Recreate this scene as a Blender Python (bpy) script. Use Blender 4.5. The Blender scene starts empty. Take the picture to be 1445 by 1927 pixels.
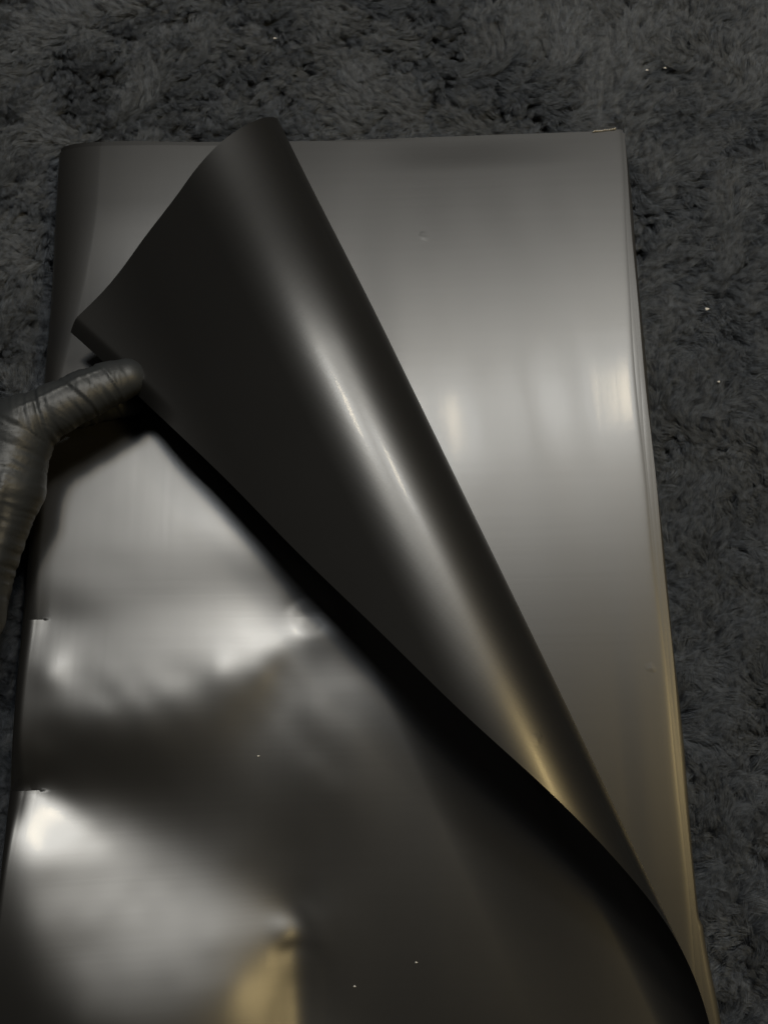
import bpy, math
import numpy as np
from mathutils import Matrix

sc = bpy.context.scene
COL = sc.collection
rng = np.random.default_rng(7)

# ------------------------------------------------------------------ camera
CAM = np.array([0.17152721, -0.28317511, 0.37944745])
ROT = np.array([[0.99943886, 0.02510409, 0.02217527],
                [-0.01965317, 0.97559798, -0.2186832],
                [-0.02712399, 0.21812467, 0.97554391]])
FPX, PW, PH = 1565.0, 1445.0, 1927.0
cam = bpy.data.cameras.new('camera')
cam.sensor_fit = 'HORIZONTAL'
cam.sensor_width = 36.0
cam.lens = FPX / PW * 36.0
cam.clip_start = 0.01
cam.clip_end = 50.0
cam_o = bpy.data.objects.new('camera', cam)
COL.objects.link(cam_o)
cam_o.matrix_world = Matrix([list(ROT[i]) + [CAM[i]] for i in range(3)] + [[0, 0, 0, 1]])
sc.camera = cam_o

# ------------------------------------------------------------------ light
world = bpy.data.worlds.new('World')
sc.world = world
world.use_nodes = True
bg = world.node_tree.nodes['Background']
bg.inputs['Color'].default_value = (1.0, 0.93, 0.84, 1)
bg.inputs['Strength'].default_value = 0.022


def area(name, loc, target, sx, sy, power, col, shape='RECTANGLE'):
    l = bpy.data.lights.new(name, 'AREA')
    l.shape = shape
    l.size, l.size_y = sx, sy
    l.energy = power
    l.color = col
    o = bpy.data.objects.new(name, l)
    COL.objects.link(o)
    d = np.array(target, float) - np.array(loc, float)
    d /= np.linalg.norm(d)
    zx = -d
    up = np.array([0, 1.0, 0])
    x = np.cross(up, zx)
    x /= np.linalg.norm(x)
    y = np.cross(zx, x)
    o.matrix_world = Matrix([[x[i], y[i], zx[i], loc[i]] for i in range(3)] + [[0, 0, 0, 1]])
    return o


def mirror_loc(px, py, h, dz=0.006):
    """where a lamp at height h hangs so that the flat sheet shows it at this spot"""
    p = at(px, py, dz)
    v = CAM - p
    return p + np.array([-v[0], -v[1], v[2]]) / v[2] * (h - dz)


def at(px, py, z):
    d = ROT @ np.array([(px - PW / 2) / FPX, -(py - PH / 2) / FPX, -1.0])
    return CAM + d * (z - CAM[2]) / d[2]


# two square ceiling lamps, each a small bright window in the middle of a wide soft shade
for px, py in ((1188, 738), (780, 812)):
    area('lamp_shade', mirror_loc(px, py, 1.25), (0.16, -0.2, 0), 0.42, 0.27, 4.3, (0.95, 0.985, 1.0), 'ELLIPSE')
    area('lamp_shade', mirror_loc(px, py, 1.22), (0.16, -0.2, 0), 0.26, 0.17, 2.9, (0.95, 0.985, 1.0), 'ELLIPSE')
    area('lamp', mirror_loc(px, py, 1.18), (0.16, -0.2, 0), 0.062, 0.100, 2.9, (1.0, 0.84, 0.58))
for w, e in ((0.46, 3.3), (0.30, 3.3), (0.17, 3.0)):
    area('warm_lamp', mirror_loc(1780, 1400, 1.34 - w * 0.1), (0.16, -0.2, 0), w, w, e, (1.0, 0.75, 0.34), 'ELLIPSE')

sc.view_settings.view_transform = 'Standard'
sc.view_settings.look = 'None'
sc.view_settings.exposure = 0.0
sc.view_settings.gamma = 1.0
sc.cycles.use_denoising = True
sc.cycles.max_bounces = 6
sc.cycles.sample_clamp_indirect = 4.0


# ------------------------------------------------------------------ helpers
def sstep(a, b, x):
    t = np.clip((x - a) / (b - a), 0, 1)
    return t * t * (3 - 2 * t)


def mesh_obj(name, v, f, mat, parent=None, smooth=True, uv=None):
    me = bpy.data.meshes.new(name)
    v = np.asarray(v, np.float32)
    f = np.asarray(f, np.int32)
    n, k = f.shape
    me.vertices.add(len(v))
    me.vertices.foreach_set('co', v.ravel())
    me.loops.add(n * k)
    me.loops.foreach_set('vertex_index', f.ravel())
    me.polygons.add(n)
    me.polygons.foreach_set('loop_start', np.arange(0, n * k, k, dtype=np.int32))
    me.polygons.foreach_set('use_smooth', np.full(n, smooth))
    if uv is not None:
        l = me.uv_layers.new(name='flat')
        l.data.foreach_set('uv', np.asarray(uv, np.float32)[f.ravel()].ravel())
    me.update(calc_edges=True)
    me.validate()
    me.materials.append(mat)
    o = bpy.data.objects.new(name, me)
    COL.objects.link(o)
    if parent:
        o.parent = parent
    return o


def grid_faces(nu, nv):
    i = np.arange(nu * nv).reshape(nu, nv)
    return np.stack([i[:-1, :-1], i[1:, :-1], i[1:, 1:], i[:-1, 1:]], -1).reshape(-1, 4)


def tag(o, label, cat, group=None):
    o['label'] = label
    o['category'] = cat
    if group:
        o['group'] = group
    return o


def new_mat(name):
    m = bpy.data.materials.new(name)
    m.use_nodes = True
    nt = m.node_tree
    return m, nt, nt.nodes['Principled BSDF']


# ------------------------------------------------------------------ materials
def film_material(name, r0, r1, spec):
    m, nt, b = new_mat(name)
    N, L = nt.nodes.new, nt.links.new
    b.inputs['Base Color'].default_value = (0.0042, 0.0042, 0.0042, 1)
    b.inputs['Roughness'].default_value = 0.36
    b.inputs['Specular IOR Level'].default_value = spec
    b.inputs['Coat Weight'].default_value = 0.06
    b.inputs['Coat Roughness'].default_value = 0.06
    b.inputs['Coat IOR'].default_value = 1.45
    uv = N('ShaderNodeUVMap'); uv.uv_map = 'flat'
    # rolling lines across the film
    mp = N('ShaderNodeMapping'); mp.inputs['Scale'].default_value = (6, 260, 1)
    L(uv.outputs[0], mp.inputs[0])
    n1 = N('ShaderNodeTexNoise'); n1.inputs['Scale'].default_value = 1.0; n1.inputs['Detail'].default_value = 3
    L(mp.outputs[0], n1.inputs['Vector'])
    mp3 = N('ShaderNodeMapping'); mp3.inputs['Scale'].default_value = (220, 8, 1)
    L(uv.outputs[0], mp3.inputs[0])
    n3 = N('ShaderNodeTexNoise'); n3.inputs['Scale'].default_value = 1.0; n3.inputs['Detail'].default_value = 2
    L(mp3.outputs[0], n3.inputs['Vector'])
    n2 = N('ShaderNodeTexNoise'); n2.inputs['Scale'].default_value = 2600; n2.inputs['Detail'].default_value = 2
    L(uv.outputs[0], n2.inputs['Vector'])
    b1 = N('ShaderNodeBump'); b1.inputs['Strength'].default_value = 0.28; b1.inputs['Distance'].default_value = 0.00004
    L(n1.outputs[0], b1.inputs['Height'])
    b3 = N('ShaderNodeBump'); b3.inputs['Strength'].default_value = 0.5; b3.inputs['Distance'].default_value = 0.00003
    L(n3.outputs[0], b3.inputs['Height']); L(b1.outputs[0], b3.inputs['Normal'])
    b2 = N('ShaderNodeBump'); b2.inputs['Strength'].default_value = 0.35; b2.inputs['Distance'].default_value = 0.00002
    L(n2.outputs[0], b2.inputs['Height']); L(b3.outputs[0], b2.inputs['Normal'])
    # a few nicks and hairline scratches
    vo = N('ShaderNodeTexVoronoi'); vo.inputs['Scale'].default_value = 17; vo.inputs['Randomness'].default_value = 1.0
    nd = N('ShaderNodeTexNoise'); nd.inputs['Scale'].default_value = 160
    ad = N('ShaderNodeMixRGB'); ad.blend_type = 'ADD'; ad.inputs[0].default_value = 0.006
    L(uv.outputs[0], nd.inputs['Vector']); L(uv.outputs[0], ad.inputs[1]); L(nd.outputs['Color'], ad.inputs[2])
    L(ad.outputs[0], vo.inputs['Vector'])
    vr = N('ShaderNodeMapRange'); vr.inputs['From Min'].default_value = 0.0; vr.inputs['From Max'].default_value = 0.05
    vr.inputs['To Min'].default_value = 1.0; vr.inputs['To Max'].default_value = 0.0
    L(vo.outputs['Distance'], vr.inputs['Value'])
    b4 = N('ShaderNodeBump'); b4.inputs['Strength'].default_value = 0.35; b4.inputs['Distance'].default_value = 0.00018
    L(vr.outputs[0], b4.inputs['Height']); L(b2.outputs[0], b4.inputs['Normal'])
    L(b4.outputs[0], b.inputs['Normal'])
    L(b2.outputs[0], b.inputs['Coat Normal'])
    # slight unevenness of the satin finish
    n4 = N('ShaderNodeTexNoise'); n4.inputs['Scale'].default_value = 18; n4.inputs['Detail'].default_value = 4
    L(uv.outputs[0], n4.inputs['Vector'])
    mr = N('ShaderNodeMapRange'); mr.inputs['To Min'].default_value = r0; mr.inputs['To Max'].default_value = r1
    L(n4.outputs[0], mr.inputs['Value']); L(mr.outputs[0], b.inputs['Roughness'])
    return m


def rug_material(name, tip):
    m, nt, b = new_mat(name)
    N, L = nt.nodes.new, nt.links.new
    b.inputs['Roughness'].default_value = 0.45
    b.inputs['Specular IOR Level'].default_value = 0.30
    ci = N('ShaderNodeTexCoord')
    n = N('ShaderNodeTexNoise'); n.inputs['Scale'].default_value = 420; n.inputs['Detail'].default_value = 2
    L(ci.outputs['Object'], n.inputs['Vector'])
    r = N('ShaderNodeValToRGB')
    r.color_ramp.elements[0].position = 0.3
    r.color_ramp.elements[1].position = 0.72
    r.color_ramp.elements[0].color = tuple(c * 0.32 for c in tip) + (1,)
    r.color_ramp.elements[1].color = tuple(tip) + (1,)
    hi = N('ShaderNodeHairInfo')
    mx = N('ShaderNodeMath'); mx.operation = 'MULTIPLY_ADD'; mx.inputs[1].default_value = 0.45
    L(hi.outputs['Random'], mx.inputs[0])
    sc_ = N('ShaderNodeMath'); sc_.operation = 'MULTIPLY_ADD'; sc_.inputs[1].default_value = 0.9; sc_.inputs[2].default_value = -0.17
    L(n.outputs[0], sc_.inputs[0]); L(sc_.outputs[0], mx.inputs[2])
    L(mx.outputs[0], r.inputs[0]); L(r.outputs[0], b.inputs['Base Color'])
    return m


def glove_material():
    m, nt, b = new_mat('grey_nitrile')
    N, L = nt.nodes.new, nt.links.new
    b.inputs['Base Color'].default_value = (0.013, 0.0145, 0.016, 1)
    b.inputs['Roughness'].default_value = 0.50
    b.inputs['Specular IOR Level'].default_value = 0.31
    tc = N('ShaderNodeTexCoord')
    n = N('ShaderNodeTexNoise'); n.inputs['Scale'].default_value = 900; n.inputs['Detail'].default_value = 4
    L(tc.outputs['Object'], n.inputs['Vector'])
    bp = N('ShaderNodeBump'); bp.inputs['Strength'].default_value = 0.4; bp.inputs['Distance'].default_value = 0.00012
    L(n.outputs[0], bp.inputs['Height']); L(bp.outputs[0], b.inputs['Normal'])
    return m


def plain(name, col, rough):
    m, nt, b = new_mat(name)
    b.inputs['Roughness'].default_value = rough
    N, L = nt.nodes.new, nt.links.new
    tc = N('ShaderNodeTexCoord')
    n = N('ShaderNodeTexNoise'); n.inputs['Scale'].default_value = 600
    L(tc.outputs['Object'], n.inputs['Vector'])
    r = N('ShaderNodeValToRGB')
    r.color_ramp.elements[0].color = tuple(c * 0.75 for c in col) + (1,)
    r.color_ramp.elements[1].color = tuple(min(1, c * 1.2) for c in col) + (1,)
    L(n.outputs[0], r.inputs[0]); L(r.outputs[0], b.inputs['Base Color'])
    return m


FILM = film_material('black_satin_film', 0.355, 0.395, 0.54)
FILM_BACK = film_material('black_film_reverse', 0.335, 0.375, 0.85)
GLOVE = glove_material()
SLEEVE = plain('black_knit', (0.02, 0.02, 0.022), 0.8)
BACKING = plain('rug_backing', (0.012, 0.012, 0.014), 0.9)
PILE = rug_material('rug_fibre', (0.096, 0.106, 0.121))
CRUMB = plain('pale_lint', (0.34, 0.33, 0.31), 0.6)
CORE = plain('frayed_film', (0.55, 0.52, 0.46), 0.5)

# ------------------------------------------------------------------ the stack of folded sheets
W = 0.29
YB = -0.53
Z0 = 0.006
NS = 6
GAP = 0.0006
XC = 0.0095              # where the upper leaf turns into the round fold (further in near the far end)


def fold_start(y):
    return XC + 0.0135 * sstep(-0.16, -0.03, y)

TH, OFF, R0, R1, D1, D1B = 0.414733, 0.0785533, 0.0314987, 0.0250353, 0.486117, 0.225104
LIFT = 0.009
D2, C2, C3, SQ = -0.375, 0.040, 0.034, 0.389857
AX = np.array([math.sin(TH), -math.cos(TH)])
PR = np.array([math.cos(TH), math.sin(TH)])


def P2(px, py):
    return at(px, py, Z0 + 0.006)[:2]


# soft dents and folds of the slack film near its folded side: a smooth sum of
# cone-shaped bumps on a regular net plus five sharp buckle points (metres)
_gx = np.arange(0.003, 0.150, 0.0080)
_gy = np.arange(-0.46, -0.105, 0.0082)
BUMP = np.array([(x, y, 0.006) for x in _gx for y in _gy] + [
    (0.00505,-0.24614,0.0030), (0.12620,-0.24741,0.0040), (0.11564,-0.25886,0.0030), (0.00576,-0.31850,0.0030), (0.12335,-0.37276,0.0060), (0.12328,-0.38225,0.0037), (0.12348,-0.39125,0.0044), (0.12368,-0.40025,0.0051), (0.12388,-0.40925,0.0058), (0.12408,-0.41825,0.0065), (0.12428,-0.42725,0.0072), (0.12448,-0.43625,0.0079), (0.12786,-0.37177,0.0070), (0.12419,-0.36837,0.0070), (0.11942,-0.36985,0.0070), (0.11831,-0.37473,0.0070), (0.12198,-0.37812,0.0070), (0.12675,-0.37665,0.0070), (0.13264,-0.37029,0.0070), (0.12530,-0.36350,0.0070), (0.11575,-0.36645,0.0070), (0.11353,-0.37620,0.0070), (0.12087,-0.38300,0.0070), (0.13042,-0.38004,0.0070), (0.01144,-0.31683,0.0040), (0.00777,-0.31343,0.0040), (0.00299,-0.31491,0.0040), (0.00188,-0.31978,0.0040), (0.00555,-0.32318,0.0040), (0.01033,-0.32170,0.0040), (0.01621,-0.31535,0.0040), (0.00888,-0.30855,0.0040), (-0.00068,-0.31151,0.0040), (-0.00289,-0.32126,0.0040), (0.00444,-0.32806,0.0040), (0.01400,-0.32510,0.0040), (0.13157,-0.24535,0.0040), (0.12717,-0.24127,0.0040), (0.12143,-0.24304,0.0040), (0.12010,-0.24889,0.0040), (0.12451,-0.25297,0.0040), (0.13024,-0.25120,0.0040)])
BUMP_H = np.array([float(t) for t in """0.006553714 0.002138431 0.005392001 0.006094103 0.00675756 0.01190242 0.01141007 0.01423054 0.01835525 0.01256493 0.01299518 0.00627246 0.002309762 0.001861807
0.001159856 -0.001655213 0.4838722 -5.835811 0.0216912 -0.002907403 0.008398857 0.001018787 -0.009588251 -0.05224597 -0.03886825 0.05490576 -0.1675167 -0.008723274
-0.009306516 -0.001066863 -0.003643065 -0.002336574 -0.003521722 -0.002687877 -0.003762422 -0.003564841 -0.002119778 -0.00213588 -0.001838868 -0.0009029635 -0.0009762191 -0.0006287333
-0.0004697576 0.000930025 -0.001209078 -0.001580055 -0.001938568 -0.001979134 -0.001780946 -0.001562487 0.0002605058 0.001933247 0.004180383 0.009777245 0.0124873 0.01179589
0.00896838 -0.003403481 0.003422391 -0.02841124 -0.02319503 -0.158252 -1.039492 -0.01283527 -0.04685521 -0.0137972 0.02475394 0.1310185 -0.01282643 0.01277461
-0.009735837 -7.464988e-05 -0.01527136 0.008244269 -0.00261767 9.988164e-05 -0.002235325 0.002314303 -0.0008522475 0.002379338 0.001147756 0.001204142 0.001114068 0.001024309
0.0007454211 0.0009410639 -0.0006572927 0.002908048 0.000542503 0.0006745388 0.001064113 0.001810497 0.002928388 0.006202501 0.006689571 0.007272799 0.004390579 -0.0142134
-0.03330122 -0.04794293 -0.04874659 -0.02129325 -0.07361286 0.007648465 0.01235614 -0.04115379 0.2872966 -0.1274121 0.09835825 -0.0181696 0.04805833 -0.2221245
-0.02957135 -0.008168837 0.07792603 -0.004338865 -0.02336435 0.01284248 -0.01138208 0.0009547995 0.00282216 -0.00213688 -0.002092111 -0.00192175 -0.0002504171 -0.0009234285
-0.0002419668 -0.0001641632 -0.0002091887 0.0003601555 -0.001954818 0.003435714 -0.001218001 0.0002176461 -0.0004027918 0.000375988 0.001448526 0.004165387 0.005031239 -0.008135671
-0.03721659 -0.02540859 -0.02141793 -0.02186775 0.02683089 0.05942688 -0.03017938 0.01948013 -0.03537694 0.1749129 -0.07110401 -0.007452732 -0.0003722351 -0.07860612
0.004607045 0.08975323 0.03263885 -0.009266471 0.02906176 -0.02136486 -0.007282774 0.007904263 -0.002404448 0.00339669 0.0001653594 0.00379059 -0.001774036 -0.00124813
0.0006010197 -0.0008263117 0.0003296124 0.0001930775 -3.900415e-05 0.0005295449 -0.001896868 0.003591179 -0.002186245 0.0004762672 -0.0003760917 0.0001920227 0.001600403 0.004297505
0.001694847 0.001378229 -0.005685577 0.01096382 0.01562215 0.01404968 -0.02465558 0.005728408 -0.03036326 -0.0254273 0.06271271 -0.001251326 -0.006832004 0.01653
-0.04469045 0.0196056 -0.005218689 0.006825726 -0.01197551 0.004199882 0.02525368 -0.01973448 -0.001958261 0.007843386 -0.006719051 -0.0003250851 0.009328314 -0.009980643
0.00788416 -0.004485645 -0.0001072206 -0.0004870094 0.0002426354 8.616454e-05 -0.0003097069 0.0005904631 -0.002705766 0.00471638 -0.003638621 0.0003295479 -0.001092562 -0.001144763
0.0001294654 -0.005926704 0.01110395 -0.09756493 0.002208471 -0.02883966 0.03362554 -0.02650101 0.03036159 0.02493649 -0.03717051 0.07144973 -0.02820579 0.05130216
0.01686813 -0.01503807 -0.02591931 -0.119362 0.1165545 -0.05403011 0.01610726 -0.007805704 0.00817725 -0.0008710191 -0.006170386 0.01299812 -0.01078161 0.004316302
-0.0005928703 0.006612525 -0.007424034 0.001752135 -0.001034455 -0.005801953 0.002127433 -0.0004983418 -0.0001899311 0.0005637391 -0.003057299 0.005324587 -0.003672444 0.0009361579
-0.001144612 -0.0006655896 -0.0005700043 -0.002919981 -0.007442145 0.009631564 0.01831274 0.02896311 0.01081052 0.009339474 -0.03340163 0.006324097 0.003503942 -0.02122592
0.01996701 0.02944417 -2.865549e-05 -0.005277079 -0.004695918 0.06174055 -0.08095847 0.03686341 -0.001713249 0.0008372207 0.01040633 0.001964958 9.429653e-05 -0.001723295
-0.005311314 0.00163972 -0.0003985506 -0.002549115 0.005452838 -0.0004151984 0.00164344 0.0008049273 -0.001297921 0.0003377407 -0.0006236672 0.0004775223 -0.002835442 0.004782386
-0.005168655 0.0004932518 -0.00187924 -0.001590716 -0.001695991 -0.004743862 -0.001012575 -0.03770897 0.009507565 -0.02368744 0.002113843 -0.0110205 0.04348524 -0.007248672
0.002008054 0.02001961 0.01891977 0.01210003 0.001602995 0.01211527 -0.04071411 -0.08984281 0.07846898 -0.03300906 0.005922687 -0.0002955959 0.001473541 0.008704161
-0.007585134 0.00359498 -0.00614625 -0.002297685 0.0005599565 0.002950329 -0.004578162 0.005522336 0.0002534011 0.002052722 -0.002187439 0.000720239 -0.0009055117 0.0007067896
-0.003504394 0.005883055 -0.005669299 0.0004156701 -0.002203562 -0.001817228 -0.002020911 -0.003790449 -0.003437551 0.002345915 0.005828105 0.01148237 0.01623033 0.01077892
-0.02829495 0.02248628 -0.01127308 0.008431041 -0.001795746 0.02537934 -0.006385832 -0.01059311 -0.01068189 0.05241948 -0.06857621 0.03812835 -0.007562635 0.003161857
0.005238469 0.008688198 -0.001821985 0.000583254 -0.003205765 0.001178048 0.001445062 -0.002184877 0.008249844 0.0008346609 0.001155434 -0.0004100018 -0.0009559034 3.908888e-05
-0.0007539688 0.000620672 -0.003676708 0.006176921 -0.004685207 0.0009714014 -0.001756721 -0.00114003 -0.0009424557 -0.003924003 -0.0007095143 -0.01099364 0.0209793 -0.02049937
-0.01618649 -0.005426397 0.02519541 -0.009570324 0.01099296 0.01969014 0.00888637 -0.01105133 0.006247039 -0.00358438 0.01241661 -0.05610795 -0.02429826 0.03913758
-0.02025614 0.007174568 0.0008673681 0.005857487 -0.0007836499 -0.003541692 0.002686152 -0.008736548 0.004098714 -0.0002139864 0.00191928 0.0007315114 0.000293729 -0.0001031246
-0.0007426149 -0.0001994221 -0.0006909277 0.0003750728 -0.003211189 0.00529953 -0.005429351 8.769659e-05 -0.002507159 -0.00228045 -0.002397472 -0.004635832 -0.002438925 -0.01267328
-0.01782862 0.01698176 0.02104049 0.002992478 -0.01266285 0.008414798 0.002725745 0.005662454 -0.0007599272 0.008318361 0.000714953 0.007486568 -0.005925226 0.005186795
0.03306268 0.01379575 0.01583169 -0.002267818 0.004805835 0.005979451 0.001532271 0.0008078105 -0.003947527 -0.01504725 0.01220706 -0.002570436 0.003106774 0.0006068895
0.0005187305 -0.0001323499 -0.0007014849 -5.41173e-05 -0.0008016661 0.0005622412 -0.003709108 0.00616543 -0.004377447 -1.836358e-05 -0.001785105 -0.001504297 -0.002666311 -0.003573283
-0.008940208 0.0001267923 -0.006427312 0.01091333 -0.05548895 -0.007277513 0.003807421 -0.005150697 0.004426569 -0.0001844983 0.0008297325 -0.0007698987 0.001574361 -0.003855318
0.001833107 -0.03074889 -0.03353032 -0.1183246 0.01838122 0.009706614 -0.003287731 0.006462318 0.004208156 -0.0008474348 -0.02279041 0.01508666 0.0005312821 -0.0001416517
0.001153959 0.0006809926 0.0002497015 -7.442391e-05 -0.0005842944 -0.0001175509 -0.0007938505 0.000535502 -0.003643725 0.006010396 -0.002879056 -0.0006970707 -0.00345054 -0.004159559
-0.003207512 -0.006473883 -0.007890176 -0.03740826 -0.06206362 0.01785985 0.0005759001 0.003467005 0.009537408 0.02161831 -0.02138275 0.004835029 -0.001947947 0.0006776834
-0.01224576 0.001319191 0.007897444 0.03513169 -0.01863201 0.03158018 0.02716719 -0.01427212 0.004058444 0.006423479 0.004203592 -0.01086127 -0.000865164 0.008688646
-0.001913903 0.0008929059 0.0001419733 0.000686884 -7.725926e-05 -0.0001433999 -0.0005014106 -0.0002609942 -0.0007031561 0.0003156883 -0.003061367 0.004936541 -0.001219909 -6.557556e-05
0.0009423499 0.003583112 -0.004081592 -0.000670155 -0.01395696 0.02363752 0.02641489 -0.004290304 -0.0222394 0.004635485 0.02418163 0.01284741 -0.005127948 0.00299385
-0.003205245 -0.01148314 0.01307035 0.001699802 0.02700106 -0.01816134 0.02156924 -0.1472605 -0.0252311 0.01858365 -0.003161003 0.00300093 0.005166457 -0.004918405
0.0006551361 0.003477607 -0.0002233584 0.0003882314 0.0003927693 0.0004902702 0.0001190755 -6.695656e-05 -0.0004600192 -0.0001196908 -0.0007389382 0.0004854126 -0.003345135 0.005442215
-0.002955134 -0.006373464 -0.01653964 -0.03117874 -0.04482594 -0.02431874 -0.05785582 -0.0819937 -0.002065201 -0.09945249 0.2182603 0.06634858 -0.003543939 -0.006829129
0.008678572 0.002799904 -0.00136263 0.005350858 0.0009800704 0.007312551 -0.01266404 0.05415018 0.01193256 0.1320138 -0.09450646 0.05242613 0.0004566727 0.0008674316
0.02369208 -0.01687432 0.003227981 0.0001450665 0.000728876 -0.000145018 0.0003776732 0.0001944597 7.295577e-05 -0.0001281487 -0.0004452968 -0.0001475866 -0.0007179494 0.0003875036
-0.003004874 0.0047941 -2.749002e-05 0.001903716 0.0001501005 -0.06152507 -0.2178842 -0.4756306 -0.6687436 -0.3169143 -0.2975636 -0.02237524 0.7819806 0.204257
-0.08569131 -0.006185577 0.01503943 0.001795812 -0.002035374 0.0003453508 -0.01012513 -0.0277787 0.02841924 0.005220919 0.03970126 -0.01866967 0.06759653 0.03110076
-0.2838245 0.0001193602 0.003203686 -0.007349333 0.000961253 8.031471e-05 0.0004582715 -8.520446e-05 0.0001375955 0.0002091438 -2.172811e-05 -9.764832e-05 -0.0002931647 -0.000169483
-0.0005196129 0.0002579916 -0.002278479 0.003614895 0.006892731 0.01166153 0.0169064 -0.01144716 -0.06877857 -0.07068846 -0.1532486 -0.07717488 0.003299528 -0.01708491
-0.01740978 0.2523045 -0.03994884 -0.005328049 0.0007037097 -0.006758398 0.000959523 0.007705992 -0.05632022 0.05544554 -0.03502219 -0.06774297 -0.007592597 0.0251588
0.01014618 -0.01597077 -0.3163597 -0.03115972 0.009648506 -0.006640246 0.0004148652 -1.355725e-05 2.926912e-05 -0.000184183 -1.455021e-05 -0.0001233481 -0.0001481839 -0.0002888574
-0.0005489094 -0.0002842766 -0.000759188 0.0001559714 -0.002403689 0.00355348 -0.002612443 -0.01937486 -0.01512297 -0.01282505 -0.01068579 -0.00805627 0.01310715 0.00585119
-0.007953753 0.01343463 0.04726514 -0.01122669 0.008437461 0.007612171 0.005934688 0.01109502 0.01408526 -0.03970565 0.04970721 -0.008139182 -0.00779104 0.03234469
-0.02307416 -0.01169383 0.0348762 -0.02244538 0.03328703 -0.009205668 0.002352201 -0.001633088 0.0006300566 0.0006304904 0.0006208854 0.0005086557 0.0005260757 0.0004897227
0.0004214502 0.0003392341 0.0001728304 0.0002935937 -6.513414e-05 0.0005416279 -0.001443426 0.002675889 0.04654654 0.006448232 0.01859373 0.009537518 0.008315698 0.002401841
0.002906356 -0.01073276 -0.007411372 -0.004136783 -0.01109314 0.0005153129 -0.005087685 -0.003485915 -0.005181639 -0.008119571 -0.01162146 -0.002224408 -0.005267956 -0.01678372
-0.01732203 0.004761617 -0.01381524 0.04261362 -0.007232137 -0.0155834 -0.003548227 -0.002905507 -0.001965404 -0.002246271 -0.001763375 -0.001327144 -0.001492577 -0.001277974
-0.001129168 -0.001293304 -0.001120274 -0.001262132 -0.001505768 -0.00116968 -0.001468399 -0.0009530242 -0.001547773 0.001113048 0.1857843 0.5267601 -0.03665453 0.5618394
0.7178235 0.2942001 0.2861234 0.4254667 0.9911538 0.6985137 0.4267019 0.08609082 -0.7063897 -0.3823725 0.2036272 -0.3946795 -1.89339 0.5253256
-0.05092062 0.2731404 0.02897538 -0.001325185 0.2963256 -0.2308043 0.6386405 0.2595261 -0.1943722 4.623527 1.545275 -0.4404149 0.2088842 0.334989
-0.1499702 -0.5678285 -0.4217426 -0.02223773 0.2526067 -0.06182012 0.1135692 0.001985523 -0.06374138 -0.1695255""".split()])
BUMP_T = np.array([0.00151535, 0.0252382, -0.0123937])


def raw_dents(x, y):
    x, y = np.broadcast_arrays(x, y)
    sh = x.shape
    q = np.stack([x.ravel(), np.maximum(y, -0.475).ravel()], 1)
    out = np.empty(len(q))
    for i in range(0, len(q), 20000):
        s = q[i:i + 20000]
        k = np.sqrt(((s[:, None] - BUMP[None, :, :2]) ** 2).sum(-1) + BUMP[:, 2] ** 2)
        out[i:i + 20000] = k @ BUMP_H + BUMP_T[0] + s @ BUMP_T[1:]
    h = out.reshape(sh)
    h = h * sstep(0.185, 0.145, x)
    return np.maximum(h, -0.0012)


YA, YC = at(62, 1168, 0.016)[1], at(42, 1487, 0.016)[1]


def dents(x, y):
    x, y = np.broadcast_arrays(x, y)
    h = raw_dents(x, y)
    # the film is stiff: round off the foot of the long fold and the buckle points
    fold = sstep(0.013, 0.006, abs(x - 0.1242)) * sstep(-0.379, -0.388, y)
    bx, by = P2(570, 1164)
    knob = sstep(0.011, 0.005, np.hypot(x - bx, y - by))
    for wt, offs in ((fold, [(a, b) for a in (-0.0015, 0.0015) for b in (-0.012, -0.006, 0, 0.006, 0.012)]),
                     (knob, [(0.0038 * math.cos(t), 0.0038 * math.sin(t)) for t in np.arange(0, 6.28, math.pi / 4)])):
        m = wt > 0
        if not m.any():
            continue
        xs_, ys_ = x[m], y[m]
        avg = sum(raw_dents(xs_ + a, ys_ + b) for a, b in offs) / len(offs)
        h[m] += wt[m] * (avg - h[m])
    return h


def tears(x, y):
    h = 0
    for yc, ln, up, dn in ((YA, 0.017, 0.0011, 0.0014), (YC, 0.021, 0.0014, 0.0016)):
        a = sstep(ln, 0.002, x) * (1 + 0.18 * np.sin(2300 * x) * np.sin(1310 * x + 1))
        below = (y < yc)
        h = h + a * np.where(below, up * np.exp(-(yc - y) / 0.010), -dn * np.exp(-(y - yc) / 0.012))
    return h


def lying(x, y, k):
    """height of the upper leaf of the k-th sheet"""
    far = sstep(-0.17, -0.06, y)
    xs = fold_start(y) - 0.004 + 0.007 * far      # the leaf levels off before it turns over
    w = 0.004 + 0.010 * far
    xe = xs + w * np.logaddexp(0.0, (x - xs) / w)
    h = dents(xe, y)
    if k == 0:
        h = h + tears(x, y)
    z = Z0 - k * GAP + h
    # beyond the roll the upper leaf sags away from its folded side
    z = z + 0.0040 * sstep(-0.105, -0.035, y) * np.clip(1 - (xe - 0.02) / 0.080, 0, 1.1) ** 1.7
    # lightly slack film: long shallow waves on the open side
    m = sstep(0.13, 0.19, x)
    m2 = m * sstep(0.275, 0.262, x)
    z = z + m2 * (0.00022 * np.sin(46 * x + 5 * y + 1.0) * np.sin(17 * y + 0.4)
                 + 0.00006 * np.sin(125 * x + 14 * y + 0.5)
             + 0.00009 * np.sin(210 * (x + 0.12 * y)) * sstep(-0.02, -0.07, y) * sstep(-0.25, -0.16, y) * sstep(0.268, 0.255, x))
    z = z - 0.0004 * sstep(-0.020, 0.0, y) * m * (0.5 + 0.5 * np.sin(38 * x))
    return z


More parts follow.
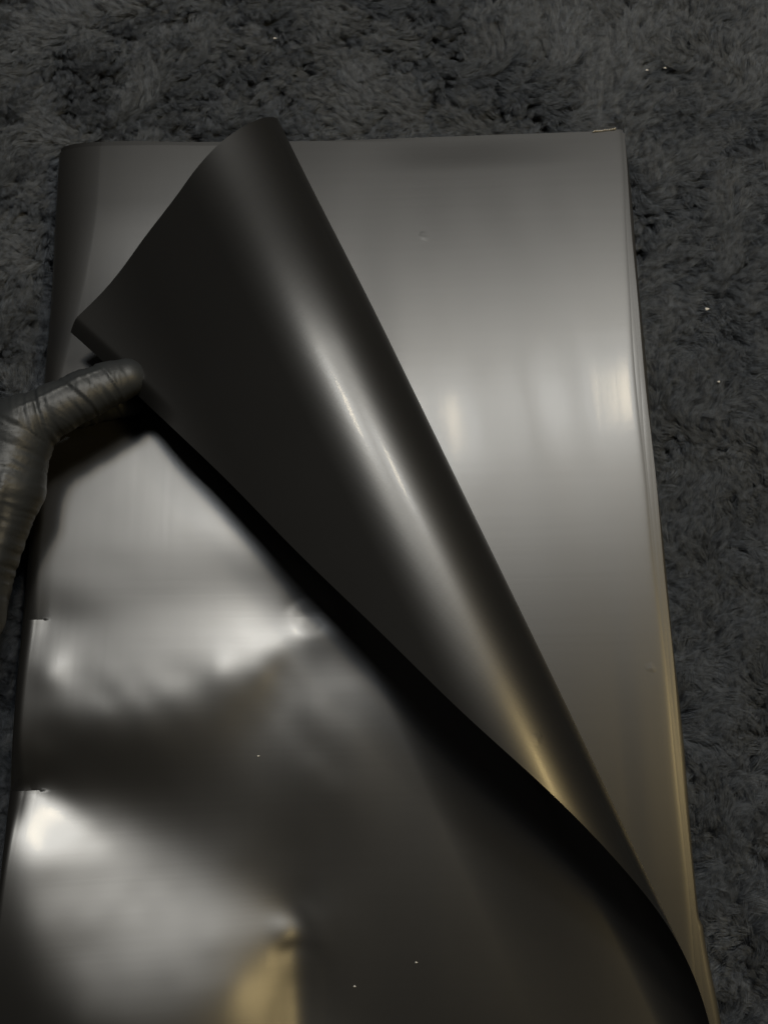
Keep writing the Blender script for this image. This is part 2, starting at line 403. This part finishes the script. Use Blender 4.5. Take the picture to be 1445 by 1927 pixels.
def right_edge(y, k):
    """open edges fan out a little: deeper sheets stick out further"""
    fan = [0.0003, -0.0058, -0.0043, -0.0026, -0.0012, 0.0002][k]
    spread = 0.45 + 0.55 * sstep(0.0, -0.12, y) - 0.35 * sstep(-0.2, -0.4, y)
    e = W + fan * (spread if k else 1)
    wob = 0.0004 * np.sin(23 * y + 1.7 * k) + 0.00022 * np.sin(71 * y + k * 2.1)
    if k >= 4:      # lowest sheets flick out near the viewer
        wob = wob + (0.0012 * sstep(-0.3745, -0.3775, y) + 0.0050 * sstep(-0.372, -0.43, y)) * (k - 3) * 0.5
    return e + wob


def top_edge(x, k):
    if k == 0:
        t = -0.0058 * sstep(0.26, 0.19, x)
    else:
        t = -0.0030 - 0.0025 * sstep(0.10, 0.20, x) + 0.0030 * sstep(0.24, 0.288, x)
    t = t + 0.0003 * np.sin(30 * x + k) + 0.00012 * np.sin(140 * x + 2 * k)
    t = t + [0.0, 0.0, -0.0009, -0.0002, -0.0006, -0.0012][k]
    return t - 0.0062 * np.exp(-np.maximum(x, 0) / 0.010) - 0.0008 * sstep(0.11, 0.04, x)


def fold_over(X, Y, Z):
    """the open corner of the top sheet rolls over a slanting axis (a bent, unstretched sheet)"""
    a = X * AX[0] + Y * AX[1]
    c = X * PR[0] + Y * PR[1] - OFF
    t = np.clip(a / 0.45, 0, 1.2)
    R = R0 + (R1 - R0) * t
    pe = np.pi + D1 + (D1B - D1) * np.clip(t, 0, 1)
    n = 160
    u = (np.arange(n) + 0.5) / n
    cc = np.maximum(c, 0)
    Ps = np.zeros_like(c)
    Zs = np.zeros_like(c)
    c1 = pe * R
    for q in u:
        s = q * cc
        v = np.clip(s / c1, 0, 1)
        ph = pe * (v + SQ * v * (1 - v)) + D2 * sstep(0, 1, (s - c1 - C3) / C2)
        Ps += np.cos(ph)
        Zs += np.sin(ph)
    Ps *= cc / n
    Zs *= cc / n
    up = c > 0
    x2 = AX[0] * a + PR[0] * (OFF + Ps)
    y2 = AX[1] * a + PR[1] * (OFF + Ps)
    Xo = np.where(up, x2, X)
    Yo = np.where(up, y2, Y)
    # the rolled part keeps the height it had where it leaves the stack, fading out
    Zo = np.where(up, Z0 + (Z - Z0) * np.exp(-cc / 0.02) + Zs, Z)
    return Xo, Yo, Zo


def build_sheet(k, dx, dy):
    xs_n = int((W - XC) / dx)
    ys = np.arange(0, -0.53 - 1e-9, -dy)
    if k == 0:       # rows either side of each tear
        ys = np.sort(np.r_[ys[(abs(ys - YA) > dy * .6) & (abs(ys - YC) > dy * .6)],
                           YA + 6e-5, YA - 6e-5, YC + 6e-5, YC - 6e-5])[::-1]
    u = np.linspace(0, 1, xs_n)[:, None]
    u = u - 0.55 * np.sin(2 * np.pi * u) / (2 * np.pi) if k >= 1 else u      # finer towards the open edge
    y = ys[None, :]
    xr = right_edge(y, k)
    xl = fold_start(y) + 0.0005 * k
    xl = xl + 0 * y
    X = xr + (xl - xr) * u                  # upper leaf from the open edge to the fold
    Yb = y + top_edge(X, k) * np.exp(y / 0.06)
    if k == 0:
        Z = lying(X, y, 0)
    else:
        Z = lying(X, y, k)
        e = (xr - X)
        Z = Z - 0.00020 * np.exp(-e / 0.0013)
        if k == 5:
            Z = Z - 0.0007 * np.exp(-e / 0.0012)
    flat_u = [X]
    # round fold at the left, then the lower leaf
    nc = 16
    th = np.linspace(0, np.pi, nc + 1)[1:, None]
    zt = Z[-1:, :]
    zb = np.full_like(zt, 0.0002 + 0.0002 * k)
    rc = (zt - zb) / 2
    rx = fold_start(y) - 0.0004 - np.clip((zt - 0.013) * 0.34, 0, 0.0055)
    puff = 0.0008 * np.sin(19 * y + 0.7)
    xcap = xl - (rx + puff) * np.sin(th) ** 0.8
    zcap = zb + rc + rc * np.cos(th)
    nl = 24
    v = np.linspace(0, 1, nl + 1)[1:, None]
    xlow = xl + (xr - 0.0005 - xl) * v
    zlow = zb + 0 * v
    XX = np.concatenate([X, np.broadcast_to(xcap, (nc, len(ys))), xlow], 0)
    YY = np.concatenate([Yb, np.broadcast_to(y + top_edge(xl, k) * np.exp(y / 0.06), (nc, len(ys))),
                         np.broadcast_to(y, xlow.shape)], 0)
    ZZ = np.concatenate([Z, zcap, np.broadcast_to(zlow, xlow.shape)], 0)
    U = np.concatenate([X, np.broadcast_to(xl - 0.01 * th, (nc, len(ys))), xlow - 0.6], 0)
    V = YY.copy()
    if k == 0:
        n = xs_n
        # film drawn up under the roll
        A_ = XX[:n] * AX[0] + YY[:n] * AX[1]
        C_ = XX[:n] * PR[0] + YY[:n] * PR[1] - OFF
        up = LIFT * sstep(-0.045, 0.0, C_) * sstep(0.07, 0.19, A_) * sstep(0.50, 0.33, A_)
        lip = np.clip(1 - (xr - XX[:n]) / 0.0062, 0, 1) ** 1.3 * sstep(-0.075, -0.050, YY[:n])
        XX[:n], YY[:n], ZZ[:n] = fold_over(XX[:n], YY[:n], ZZ[:n])
        ZZ[:n] += up - 0.0048 * lip
    verts = np.stack([XX, YY, ZZ], -1).reshape(-1, 3)
    uv = np.stack([U, V], -1).reshape(-1, 2)
    o = mesh_obj('wrapping_sheet', verts, grid_faces(*XX.shape)[:, ::-1], FILM, uv=uv)
    md = o.modifiers.new('film', 'SOLIDIFY')
    md.thickness = 0.00012
    md.offset = -1
    o.data.materials.append(FILM_BACK)
    md.material_offset = 1 if k == 0 else 0
    sp = o.modifiers.new('crisp_rim', 'EDGE_SPLIT')
    sp.split_angle = math.radians(50)
    return o


SG = 'black satin wrapping sheets of the folded stack'
labels = [
    'black satin wrapping sheet on top, its corner rolled over toward the glove',
    'black satin wrapping sheet bared by the rolled corner, grey sheen across it',
    'second black sheet edge from the top along the right side of the stack',
    'third black sheet edge from the top along the right side of the stack',
    'black sheet next to lowest, thin edge poking out at the right',
    'lowest black sheet lying on the rug, pale outermost edge at right',
]
sheets = []
for k in range(NS):
    s = build_sheet(k, [0.0010, 0.0014][k] if k < 2 else 0.003, [0.0011, 0.0016][k] if k < 2 else 0.003)
    tag(s, labels[k], 'wrapping sheet', SG)
    sheets.append(s)

# frayed bright bits on the far right corner
fv, ff = [], []
for i in range(9):
    p = at(1118 + i * 4.8, 247.5 - i * 0.55, Z0)
    h = rng.uniform(0.0006, 0.0016)
    w = rng.uniform(0.0005, 0.0009)
    b0 = len(fv)
    fv += [(p[0] - w, p[1], p[2] - 0.0003), (p[0] + w, p[1] + 0.0002, p[2] - 0.0003),
           (p[0] + w * .4, p[1] + 0.0003, p[2] + h * .7), (p[0] - w * .7, p[1] - 0.0002, p[2] + h * .5)]
    ff.append((b0, b0 + 1, b0 + 2, b0 + 3))
fr = mesh_obj('frayed_edge', fv, ff, CORE, sheets[1], smooth=False)
md = fr.modifiers.new('film', 'SOLIDIFY'); md.thickness = 0.00015

# ------------------------------------------------------------------ the shaggy rug
RX0, RX1, RY0, RY1 = -0.20, 0.52, -0.62, 0.26
ZR = -0.0125
rug = bpy.data.objects.new('rug', None)
rug.location = (0, 0, 0)
COL.objects.link(rug)
tag(rug, 'dark grey shaggy plush rug lying under the stack of sheets', 'rug')


def vnoise(x, y, s, seed):
    """smooth value noise, vectorised"""
    r = np.random.default_rng(seed)
    g = r.uniform(-1, 1, (128, 128))
    u, v = x / s + 500, y / s + 500
    i, j = np.floor(u).astype(int), np.floor(v).astype(int)
    a, b = u - i, v - j
    a = a * a * (3 - 2 * a)
    b = b * b * (3 - 2 * b)
    f = lambda p, q: g[p % 128, q % 128]
    return (f(i, j) * (1 - a) * (1 - b) + f(i + 1, j) * a * (1 - b) + f(i, j + 1) * (1 - a) * b + f(i + 1, j + 1) * a * b)


gx, gy = np.meshgrid(np.linspace(RX0, RX1, 60), np.linspace(RY0, RY1, 70), indexing='ij')
gz = ZR + 0.0008 * vnoise(gx, gy, 0.05, 3)
o = mesh_obj('backing', np.stack([gx, gy, gz], -1).reshape(-1, 3), grid_faces(60, 70), BACKING, rug)
md = o.modifiers.new('thick', 'SOLIDIFY'); md.thickness = 0.004


NAP = 3.0


def pile():
    sp = 0.0021
    nx, ny = int((RX1 - RX0) / sp), int((RY1 - RY0) / sp)
    cx, cy = np.meshgrid(RX0 + (np.arange(nx) + .5) * sp, RY0 + (np.arange(ny) + .5) * sp, indexing='ij')
    cx = (cx + rng.uniform(-.5, .5, cx.shape) * sp).ravel()
    cy = (cy + rng.uniform(-.5, .5, cy.shape) * sp).ravel()
    under = (cx > 0.012) & (cx < W - 0.012) & (cy < -0.012) & (cy > -0.515)
    near = (cx > -0.09) & (cx < 0.42) & (cy > -0.50) & (cy < 0.16)
    keep = ~under & (near | (rng.random(len(cx)) < 0.45))
    cx, cy, near = cx[keep], cy[keep], near[keep]
    nt = len(cx)
    # nap direction: a swirling field plus a per-tuft kick
    ang = (2.6 * vnoise(cx, cy, 0.055, 11) + 1.9 * vnoise(cx, cy, 0.017, 12)
           + 1.3 * vnoise(cx, cy, 0.006, 13) - 1.2 + rng.normal(0, 0.35, nt))
    ang = ang + NAP * sstep(0.20, 0.42, cx - 0.30 * cy)
    lean = np.clip(0.0078 + 0.0026 * vnoise(cx, cy, 0.012, 14) + rng.normal(0, 0.0014, nt), 0.0015, 0.011)
    hgt = 0.0118 + 0.0020 * vnoise(cx, cy, 0.02, 15) + rng.normal(0, 0.0012, nt)
    lean = lean * (1.20 - 0.34 * sstep(0.20, 0.40, cx - 0.35 * cy))
    # film presses on the pile next to the stack
    tx, ty = np.cos(ang) * lean, np.sin(ang) * lean
    curl = rng.normal(0, 0.0012, nt)
    K, M = 40, 6
    t = np.linspace(0, 1, M)
    rr = np.sqrt(rng.random((nt, K))) * 0.0021
    ra = rng.uniform(0, 2 * np.pi, (nt, K))
    rx, ry = rr * np.cos(ra), rr * np.sin(ra)
    fl = rng.uniform(0.78, 1.08, (nt, K))
    jx, jy = rng.normal(0, 0.0007, (nt, K)), rng.normal(0, 0.0007, (nt, K))
    pts = np.empty((nt, K, M, 3), np.float32)
    conv = (1 - 0.45 * t ** 1.3)
    e = t ** 1.6
    bow = np.sin(np.pi * t) * 1.0
    px_, py_ = -np.sin(ang), np.cos(ang)
    pts[..., 0] = cx[:, None, None] + rx[..., None] * conv + (tx[:, None] * fl)[..., None] * e + jx[..., None] * t + (curl * px_)[:, None, None] * bow
    pts[..., 1] = cy[:, None, None] + ry[..., None] * conv + (ty[:, None] * fl)[..., None] * e + jy[..., None] * t + (curl * py_)[:, None, None] * bow
    zz = (hgt[:, None] * fl)[..., None] * (t - 0.22 * t ** 3)
    pts[..., 2] = ZR + zz
    # fibres that would poke through the stack are flattened below it
    ins = (pts[..., 0] > -0.0005) & (pts[..., 0] < W + 0.001) & (pts[..., 1] < 0.002) & (pts[..., 1] > -0.53)
    pts[..., 2] = np.where(ins, np.minimum(pts[..., 2], -0.0006), pts[..., 2])
    n = nt * K
    cu = bpy.data.hair_curves.new('pile')
    cu.add_curves([M] * n)
    cu.position_data.foreach_set('vector', pts.reshape(-1))
    at_ = cu.attributes.get('radius') or cu.attributes.new('radius', 'FLOAT', 'POINT')
    rad = np.broadcast_to(np.array([1.0, 1.0, .95, .85, .7, .35]) * 0.000055, (n, M)).astype(np.float32)
    at_.data.foreach_set('value', np.ascontiguousarray(rad).reshape(-1))
    cu.materials.append(PILE)
    o = bpy.data.objects.new('pile', cu)
    COL.objects.link(o)
    o.parent = rug
    o['kind'] = 'stuff'
    return n


print('fibres', pile())

# ------------------------------------------------------------------ lint and crumbs
def lump(name, px, py, z, size, label, group, seed):
    r = np.random.default_rng(seed)
    p = at(px, py, z)
    nu, nv = 7, 9
    v = []
    for i in range(nu):
        th = math.pi * i / (nu - 1)
        for j in range(nv):
            ph = 2 * math.pi * j / nv
            s = size * (1 + 0.3 * math.sin(3 * ph + seed) * math.sin(th)) * r.uniform(0.85, 1.15)
            v.append((p[0] + s * math.sin(th) * math.cos(ph) * 1.3, p[1] + s * math.sin(th) * math.sin(ph) * 0.8, p[2] + s * 0.6 * math.cos(th)))
    f = [(i * nv + j, (i + 1) * nv + j, (i + 1) * nv + (j + 1) % nv, i * nv + (j + 1) % nv) for i in range(nu - 1) for j in range(nv)]
    o = mesh_obj(name, v, f, CRUMB)
    tag(o, label, 'lint', group)
    return o


LG = 'pale specks of lint'
lump('lint_speck', 1330, 581, 0.000, 0.0009, 'pale crumb of lint on the rug right of the stack, beside its upper half', LG, 1)
lump('lint_speck', 517, 71, -0.001, 0.0007, 'pale lint speck on the rug above the roll, near the far edge', LG, 2)
lump('lint_speck', 1217, 131, -0.001, 0.0006, 'pale lint speck on the rug beyond the far right corner, left one of a pair', LG, 3)
lump('lint_speck', 1251, 127, -0.001, 0.0006, 'pale lint speck on the rug beyond the far right corner, right one of a pair', LG, 4)
lump('lint_speck', 1352, 718, -0.001, 0.0006, 'small pale lint speck on the rug level with the square glint on the sheet', LG, 5)
for i, (a, b, lb) in enumerate([(486, 1423, 'tiny white dust speck on the top sheet below the upper dent'),
                                (783, 1812, 'tiny white dust speck on the dark top sheet, right one of two near its bottom'),
                                (667, 1857, 'tiny white dust speck on the dark top sheet, left one of two near its bottom')]):
    xy = at(a, b, Z0 + 0.002)
    z = float(lying(np.array([[xy[0]]]), np.array([[xy[1]]]), 0)[0, 0])
    lump('dust_speck', a, b, z + 0.0003, 0.00042, lb, 'dust specks on the top sheet', 20 + i)

# ------------------------------------------------------------------ the gloved hand
hand = bpy.data.objects.new('gloved_hand', None)
hand.location = tuple(at(-90, 1150, 0.0))
COL.objects.link(hand)
tag(hand, 'left hand in a grey black rubber glove pinching the sheet corner by the thumb', 'hand')
HB = np.array(hand.location)


def smin(a, b, k):
    h = np.clip(0.5 + 0.5 * (b - a) / k, 0, 1)
    return b * (1 - h) + a * h - k * h * (1 - h)


def cone_sdf(P, a, b, ra, rb):
    ab = b - a
    t = np.clip(((P - a) @ ab) / (ab @ ab), 0, 1)
    d = P - a - t[..., None] * ab
    return np.sqrt((d * d).sum(-1)) - (ra + (rb - ra) * t)


def J(px, py, z, r):
    return (at(px, py, z), r * 1e-3)


chains = {
    'thumb': [J(240, 711, 0.0410, 8.3), J(205, 723, 0.0430, 9.0), J(160, 742, 0.0455, 9.8), J(108, 768, 0.0475, 10.2), J(45, 800, 0.0490, 12.2)],
    'meta': [J(40, 808, 0.0485, 12.4), J(7, 915, 0.047, 16.0), J(-42, 1032, 0.046, 15.6), J(-95, 1140, 0.046, 22)],
    'index': [J(-150, 800, 0.044, 12), J(-60, 800, 0.036, 9.6), J(60, 787, 0.0225, 8.4), J(160, 767, 0.0200, 7.5), J(246, 754, 0.0195, 6.8)],
    'middle': [J(-190, 850, 0.038, 12), J(-80, 905, 0.022, 9.2), J(-90, 985, 0.016, 8.2), J(-140, 1010, 0.018, 7.2)],
    'ring': [J(-220, 910, 0.034, 11.5), J(-130, 960, 0.019, 9.0), J(-135, 1035, 0.0135, 8.0), J(-180, 1050, 0.016, 7.0)],
    'little': [J(-250, 970, 0.031, 10.5), J(-180, 1015, 0.018, 8.0), J(-180, 1070, 0.013, 7.2), J(-215, 1085, 0.015, 6.4)],
    'palm1': [J(-150, 800, 0.044, 12), J(-140, 1130, 0.048, 20)],
    'palm2': [J(-190, 850, 0.040, 12.5), J(-160, 1140, 0.047, 20)],
    'palm3': [J(-250, 970, 0.034, 11.5), J(-200, 1150, 0.044, 20)],
    'web': [J(20, 830, 0.046, 9), J(-100, 830, 0.040, 10)],
    'cuff': [J(-120, 1140, 0.047, 24), J(-230, 1330, 0.062, 25)],
}
allp = np.array([p for c in chains.values() for p, _ in c])
vs = 0.0008
lo = allp.min(0) - 0.032
hi = allp.max(0) + 0.032
ax_ = [np.arange(lo[i], hi[i], vs) for i in range(3)]
G = np.stack(np.meshgrid(*ax_, indexing='ij'), -1)
D = None
for name, ch in chains.items():
    d = None
    for (a, ra), (b, rb) in zip(ch[:-1], ch[1:]):
        e = cone_sdf(G, a, b, ra, rb)
        d = e if d is None else smin(d, e, 0.003)
    if D is None:
        D = d
    else:
        D = smin(D, d, {'meta': 0.006, 'index': 0.003, 'web': 0.012}.get(name, 0.005))


def surface_nets(D, lo, vs):
    s = D < 0
    nx, ny, nz = D.shape
    cnt = np.zeros((nx - 1, ny - 1, nz - 1), np.int32)
    acc = np.zeros(cnt.shape + (3,))
    corners = [(i, j, k) for i in (0, 1) for j in (0, 1) for k in (0, 1)]
    sl = lambda c: tuple(slice(c[i], D.shape[i] - 1 + c[i]) for i in range(3))
    for a in corners:
        for ax in range(3):
            if a[ax]:
                continue
            b = tuple(a[i] + (i == ax) for i in range(3))
            da, db = D[sl(a)], D[sl(b)]
            m = (da < 0) != (db < 0)
            t = np.where(m, da / np.where(m, da - db, 1), 0)
            cnt += m
            for i in range(3):
                acc[..., i] += np.where(m, a[i] + (t if i == ax else 0), 0)
    act = cnt > 0
    idx = np.full(cnt.shape, -1, np.int64)
    idx[act] = np.arange(act.sum())
    base = np.stack(np.nonzero(act), 1)
    v = lo + (base + acc[act] / cnt[act][:, None]) * vs
    F = []
    for ax in range(3):
        o1, o2 = [(1, 2), (2, 0), (0, 1)][ax]
        a = s[tuple(slice(0, -1) if i == ax else slice(1, -1) for i in range(3))]
        b = s[tuple(slice(1, None) if i == ax else slice(1, -1) for i in range(3))]
        for flip, m in ((False, a & ~b), (True, ~a & b)):
            p = np.stack(np.nonzero(m), 1)
            if not len(p):
                continue
            q = p.copy()
            for i in range(3):
                if i != ax:
                    q[:, i] += 1
            def cell(d1, d2):
                r = q.copy()
                r[:, o1] -= d1
                r[:, o2] -= d2
                return idx[r[:, 0], r[:, 1], r[:, 2]]
            f = np.stack([cell(1, 1), cell(0, 1), cell(0, 0), cell(1, 0)], 1)
            F.append(f[:, ::-1] if flip else f)
    return v, np.concatenate(F)


gv, gf = surface_nets(D, lo, vs)
# normals for the wrinkles
tri = gv[gf]
fn = np.cross(tri[:, 2] - tri[:, 0], tri[:, 3] - tri[:, 1])
vn = np.zeros_like(gv)
for i in range(4):
    np.add.at(vn, gf[:, i], fn)
vn /= np.linalg.norm(vn, axis=1)[:, None] + 1e-12
# distance along the thumb and along its metacarpal, from the tip, mm
line = [p for p, _ in chains['thumb']] + [p for p, _ in chains['meta']][1:]
best = np.full(len(gv), 1e9)
tt = np.zeros(len(gv))
acc = 0.0
side = np.zeros(len(gv))
for a, b in zip(line[:-1], line[1:]):
    ab = b - a
    Ln = np.linalg.norm(ab)
    t = np.clip(((gv - a) @ ab) / Ln ** 2, 0, 1)
    r = gv - a - t[:, None] * ab
    d = np.sqrt((r ** 2).sum(1))
    sd = np.cross(ab / Ln, np.array([0, 0, 1.0]))
    sd /= np.linalg.norm(sd)
    m = d < best
    best = np.where(m, d, best)
    tt = np.where(m, acc + t * Ln, tt)
    side = np.where(m, r @ sd, side)
    acc += Ln
T = tt * 1e3
S = side * 1e3
disp = np.zeros(len(gv))
for c, tilt, w, h in [(7.5, .25, .55, .55), (9.0, .3, .6, -.35), (21.5, .35, .6, .55), (23.2, .38, .8, -.5), (25.5, .3, 1.2, .25),
                      (36, -.25, .7, .6), (37.8, -.28, .9, -.6), (41, -.3, .9, .45), (43, -.32, .8, -.4), (46.5, -.2, 1.0, .5),
                      (49, -.25, 1.0, -.5), (53, -.3, 1.2, .45), (57, -.2, 1.2, -.35),
                      (13, .4, .8, .22), (15.3, .35, .7, -.22), (17.5, .45, .8, .22), (28.5, .3, .9, .2), (31, .25, .8, -.2), (33.3, .2, .8, .2)]:
    u = T - (c + tilt * S)
    disp += 0.6 * h * 1e-3 * np.exp(-(u / w) ** 2)
fine = 0
for i, (sx, sy, am) in enumerate([(3.0, 14.0, .30), (1.4, 9.0, .24), (0.8, 4.0, .12)]):
    tw = T + (0.28 if i % 2 else -0.2) * S + 0.8 * vnoise(T, S, 6.0, 40 + i)
    q = vnoise(tw / sx, S / sy, 1.0, 50 + i)
    fine = fine + am * 1e-3 * (1 - 2 * np.abs(q)) * (0.35 + 0.65 * sstep(-0.3, 0.5, vnoise(T, S, 9.0, 60 + i)))
fine = fine * (0.55 + 0.45 * sstep(14, 30, T))
# long slack pulls down the heel of the hand
pull = 0.45e-3 * np.sin(1.1 * S + 0.05 * T) * sstep(62, 75, T) * (0.5 + 0.5 * np.sin(0.13 * T + 0.4 * S))
seam = 0.45e-3 * np.exp(-((S - 3.6 + 0.05 * T) / 0.6) ** 2) * sstep(8, 11, T) * sstep(48, 40, T)
disp = disp + seam
gv = gv + vn * (disp + fine + pull)[:, None]
gl = mesh_obj('glove', gv - HB, gf, GLOVE, hand)

# dark sleeve over the wrist, out of the picture
a, b = at(-195, 1270, 0.056), at(-420, 1620, 0.085)
ax0 = (b - a) / np.linalg.norm(b - a)
e1 = np.cross(ax0, [0, 0, 1.0]); e1 /= np.linalg.norm(e1)
e2 = np.cross(e1, ax0)
sv = []
nu, nv = 24, 40
for i in range(nu):
    t = i / (nu - 1)
    r0 = 0.029 + 0.008 * t + 0.0008 * math.sin(t * 40) + (0.0015 if i < 2 else 0)
    for j in range(nv):
        p = 2 * math.pi * j / nv
        sv.append(a + (b - a) * t + r0 * (e1 * math.cos(p) + 0.9 * e2 * math.sin(p)) - HB)
sf = [(i * nv + j, i * nv + (j + 1) % nv, (i + 1) * nv + (j + 1) % nv, (i + 1) * nv + j) for i in range(nu - 1) for j in range(nv)]
so = mesh_obj('sleeve', sv, sf, SLEEVE, hand)
md = so.modifiers.new('cloth', 'SOLIDIFY'); md.thickness = 0.0015
